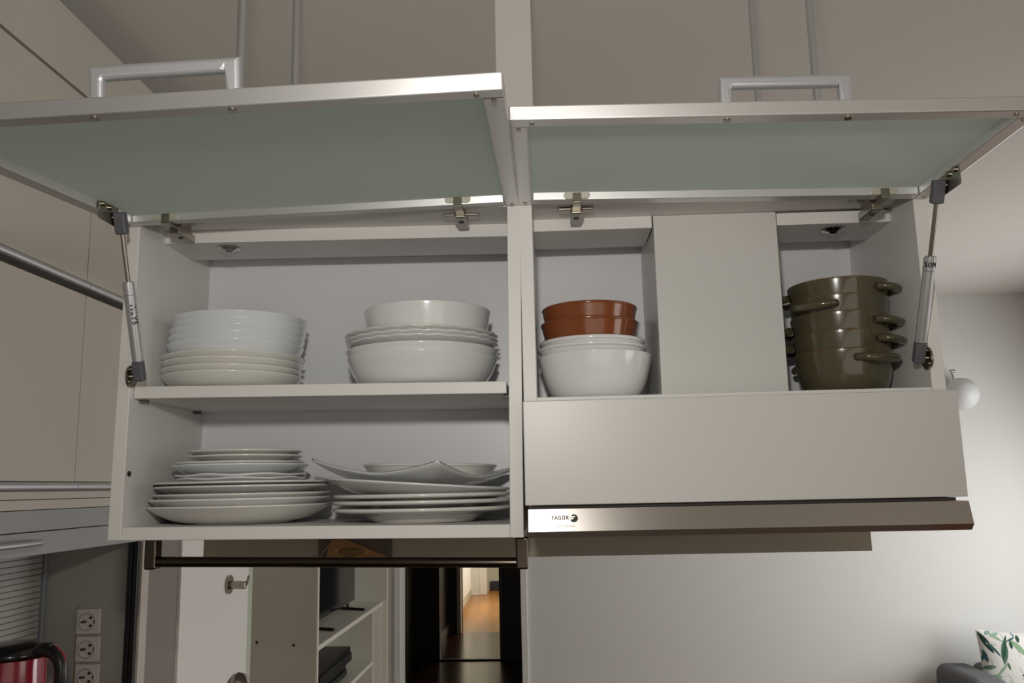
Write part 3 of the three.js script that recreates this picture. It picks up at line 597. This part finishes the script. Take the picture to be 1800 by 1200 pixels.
// D: right stack on the bottom shelf
{
  const b = BT(-0.164);
  [[-0.164, 0.0609, 0.1418], [-0.1647, 0.0514, 0.1442], [-0.1645, 0.0403, 0.1419]].forEach(([x, y, r], i) =>
    dish('rimmed_plate', `${['upper', 'middle', 'lowest'][i]} of three broad-rimmed white plates under the platter, right stack`, 'plate', 'rimmed plates of the right stack', 'plate', rimmedPlate(r - (i === 1 ? 0.0015 : 0), 0.0403 - b, 0.082), M.porcelainCream, x, y - (0.0403 - b), -0.135));
  const pl = dish('platter', 'tilted round white platter between the square dish and the rimmed plates', 'platter', null, 'platter', shell({ r: 0.146, h: 0.023, rb: 0.085, q: 0.8, p: 1.2, t: 0.0035 }), M.porcelain, -0.176, 0.0515, -0.135);
  pl.rotation.set(0, 0, -0.075);
  // square dish with swept-up corners
  const N = 36, pos = [], idx = [], H = 0.112, h = 0.019, t = 0.0035, f = (u, v) => h * Math.pow(Math.abs(u * v), 1.7) + 0.018 * Math.pow(Math.max(Math.abs(u), Math.abs(v)), 3);
  const pt = (u, v, top) => { const k = 1 + 0.05 * Math.abs(u * v); return [u * H * k, f(u, v) + (top ? t : 0), v * H * k]; };
  for (const top of [0, 1]) for (let j = 0; j <= N; j++) for (let i = 0; i <= N; i++) pos.push(...pt(i / N * 2 - 1, j / N * 2 - 1, top));
  const W = N + 1, o1 = W * W;
  for (let j = 0; j < N; j++) for (let i = 0; i < N; i++) { const a = j * W + i; idx.push(a, a + 1, a + W, a + 1, a + W + 1, a + W); const c = a + o1; idx.push(c, c + W, c + 1, c + 1, c + W, c + W + 1); }
  for (let i = 0; i < N; i++) for (const [a, c] of [[i, i + 1], [N * W + i + 1, N * W + i], [(i + 1) * W, i * W], [i * W + N, (i + 1) * W + N]]) idx.push(a, a + o1, c, c, a + o1, c + o1);
  const g = new THREE.BufferGeometry(); g.setAttribute('position', new THREE.Float32BufferAttribute(pos, 3)); g.setIndex(idx);
  g.computeVertexNormals();
  const sq = dish('square_dish', 'square white dish with four swept-up pointed corners, right stack', 'dish', null, 'dish', g, M.porcelain, -0.178, 0.0695, -0.148);
  sq.rotation.set(0, -0.46, -0.05, 'ZYX');
  dish('oval_bowl', 'shallow white bowl lying inside the square dish', 'bowl', null, 'bowl', shell({ r: 0.1075, h: 0.026, rb: 0.09, q: 0.9, p: 1.2, t: 0.003, lip: 0.0022 }), M.porcelainCream, -0.157, 0.0795, -0.155).rotation.z = -0.02;
}
// E: right cabinet, left bay
[[0.1089, 0.2931, 0.0845], [0.1082, 0.2832, 0.087]].forEach(([x, y, r], i) =>
  dish('lipped_bowl', ['upper white bowl with a thick rolled lip, directly under the brown dishes', 'second white bowl with a rolled lip, nested in the deep bowl'][i], 'bowl', 'lipped white bowls', 'bowl', shell({ r, h: 0.05, rb: 0.042, q: 0.6, p: 1.5, t: 0.0035, lip: 0.0036 }), M.porcelain, x, y - 0.05, -0.13));
dish('deep_bowl', 'large deep white bowl at the foot of the stack with brown dishes', 'bowl', null, 'bowl', shell({ r: 0.0904, h: 0.2669 - 0.1946, rb: 0.046, q: 0.47, p: 1.5, t: 0.0035 }), M.porcelain, 0.1122, 0.1946, -0.13);
[[0.1062, 0.3476, 0.0768], [0.1056, 0.3234, 0.0783]].forEach(([x, y, r], i) =>
  dish('terracotta_dish', `${['upper', 'lower'][i]} of two glazed reddish brown dishes on the white bowls`, 'dish', 'terracotta dishes', 'dish', shell({ r, h: 0.040, rb: 0.0685, q: 1.0, p: 0.95, t: 0.004, lip: 0.0028 }), M.terracotta, x, y - 0.040, -0.13));
// F: five handled stoneware bowls
{
  const az = [0.60, 2.36, 0.70, 0.68, 1.2];
  const handleGeo = a => {
    const pts = [];
    for (let k = 0; k <= 12; k++) { const u = k / 12 * Math.PI, w = 0.031 * Math.cos(u), d = 0.069 + 0.0245 * Math.pow(Math.sin(u), 0.55); pts.push(new THREE.Vector3(d, 0.0535 - 0.0035 * Math.sin(u), w)); }
    const g = new THREE.TubeGeometry(new THREE.CatmullRomCurve3(pts), 30, 0.0062, 10); g.scale(1, 1, 1); g.rotateY(-a); return g;
  };
  [[0.5037, 0.3706, 0.0767], [0.5032, 0.3452, 0.0755], [0.5036, 0.3189, 0.0752], [0.5038, 0.2901, 0.075], [0.5039, 0.2611, 0.0747]].forEach(([x, y, r], i) => {
    const h = 0.2611 - 0.1946;
    const t = thing('soup_crock', `${['topmost', 'second', 'middle', 'fourth', 'lowest'][i]} olive brown stoneware bowl with two lug handles in the right-hand stack`, 'bowl', [x, y - h, -0.13], 'stoneware bowls in the right bay');
    mesh('bowl', shell({ r, h, rb: 0.046, q: 0.38, p: 1.25, t: 0.0034 }), M.stoneware, t);
    const tor = new THREE.TorusGeometry(r - 0.0014, 0.0015, 8, 72); tor.rotateX(Math.PI / 2); tor.translate(0, h + 0.0008, 0); mesh('rim', tor, M.amber, t, 'amber line where the glaze thins at the rim');
    for (const a of [az[i], az[i] + Math.PI]) mesh('handle', handleGeo(a), M.stoneware, t);
  });
}

// ------------------------------------------------------------------ far right: wall lamp, sofa, cushion
{
  const t = thing('wall_lamp', 'white opal globe wall lamp on the far wall beside the hood cabinet', 'lamp', [2.556, 0.563, -4.1]);
  mesh('globe', new THREE.SphereGeometry(0.098, 40, 28), std(lin(0.72, 0.73, 0.73), 0.5), t);
  mesh('arm', merge([rod([-0.16, 0.03, -0.115], [-0.16, 0.03, -0.02], 0.012, 14), rod([-0.16, 0.03, -0.02], [-0.08, 0.0, 0.0], 0.012, 14)]), M.doorWhite, t);
  const p = cyl(0.05, 0.05, 0.012, 28); p.rotateX(Math.PI / 2); p.translate(-0.16, 0.03, -0.113); mesh('wall_plate', p, M.doorWhite, t);
  const k = cyl(0.009, 0.009, 0.03, 14); k.rotateZ(Math.PI / 2); k.translate(-0.022, 0.146, -0.04); mesh('switch_knob', merge([k, rod([-0.03, 0.146, -0.04], [-0.03, 0.08, -0.02], 0.004, 8)]), M.nickel, t);
}
{
  const t = thing('sofa', 'dark grey fabric sofa against the far wall at the bottom right corner', 'sofa', [2.91, FLOOR, -3.75]);
  mesh('arm', new RoundedBoxGeometry(0.21, 0.42, 0.5, 4, 0.06).translate(-0.56, 0.21, -0.16), M.fabric, t);
  mesh('seat', new RoundedBoxGeometry(0.88, 0.21, 0.78, 3, 0.05).translate(-0.01, 0.105, 0.03), M.fabric, t);
  mesh('backrest', new RoundedBoxGeometry(0.88, 0.42, 0.18, 3, 0.06).translate(-0.01, 0.21, -0.345), M.fabric, t);
}
{
  const tex = canvasTex(512, 512, (c, w, h) => {
    c.fillStyle = '#dddbd6'; c.fillRect(0, 0, w, h);
    const leaf = (x, y, l, b, a, col) => { c.save(); c.translate(x, y); c.rotate(a); c.fillStyle = col; c.beginPath(); c.moveTo(0, -l); c.quadraticCurveTo(b, 0, 0, l); c.quadraticCurveTo(-b, 0, 0, -l); c.fill(); c.restore(); };
    const cols = ['#2c4f3c', '#5f8069', '#93ab8f', '#7f9aa0', '#3b5f66', '#b4c2b0', '#4d6b4f'];
    leaf(45, 90, 85, 40, -0.45, '#1d3d2a'); leaf(150, 150, 90, 44, 0.15, '#4e7060'); leaf(245, 120, 70, 40, -0.6, '#86a583'); leaf(110, 30, 40, 30, 1.0, '#8fb3a4');
    let s = 3; const rr = () => { s = (s * 16807) % 2147483647; return s / 2147483647; };
    for (let i = 0; i < 46; i++) leaf(rr() * w, rr() * h, 26 + rr() * 46, 14 + rr() * 20, rr() * 6.3, cols[Math.floor(rr() * 7)]);
    for (let i = 0; i < 5; i++) { const x = 300 + rr() * 190, y = 90 + rr() * 340; c.fillStyle = ['#c9d3d8', '#a9bcc6', '#dfe3e4'][i % 3]; for (let k = 0; k < 6; k++) { c.beginPath(); c.ellipse(x + Math.cos(k) * 22, y + Math.sin(k) * 22, 26, 16, k, 0, 7); c.fill(); } }
    c.strokeStyle = '#7c8b78'; c.lineWidth = 3; for (let i = 0; i < 14; i++) { const x = rr() * w, y = rr() * h; c.beginPath(); c.moveTo(x, y); c.quadraticCurveTo(x + 30, y + 20, x + 40 * rr(), y + 80); c.stroke(); }
  });
  const N = 28, pos = [], uv = [], idx = [], a = 0.205, W = N + 1;
  for (const s of [1, -1]) for (let j = 0; j <= N; j++) for (let i = 0; i <= N; i++) {
    const u = i / N * 2 - 1, v = j / N * 2 - 1, e = (1 - u * u) * (1 - v * v), pin = 1 - 0.07 * (1 - u * u) * Math.abs(v) ** 3, pin2 = 1 - 0.07 * (1 - v * v) * Math.abs(u) ** 3;
    pos.push(u * a * pin2, v * a * pin, s * 0.075 * Math.pow(Math.max(e, 0), 0.55)); uv.push(i / N, j / N);
  }
  for (let j = 0; j < N; j++) for (let i = 0; i < N; i++) { const k = j * W + i; idx.push(k, k + 1, k + W, k + 1, k + W + 1, k + W); const c = k + W * W; idx.push(c, c + W, c + 1, c + 1, c + W, c + W + 1); }
  const g = new THREE.BufferGeometry(); g.setAttribute('position', new THREE.Float32BufferAttribute(pos, 3)); g.setAttribute('uv', new THREE.Float32BufferAttribute(uv, 2)); g.setIndex(idx); g.computeVertexNormals();
  const m = mesh('cushion', g, std(0xffffff, 0.95, { map: tex }), scene); tag(m, 'white throw cushion printed with green leaves, leaning on the sofa', 'cushion');
  m.position.set(2.612, -0.995, -3.9); m.rotation.set(-0.2, -0.1, -0.06);
}
scene.traverse(o => { if (o.isMesh) o.castShadow = o.receiveShadow = true; });
renderer.render(scene, camera);
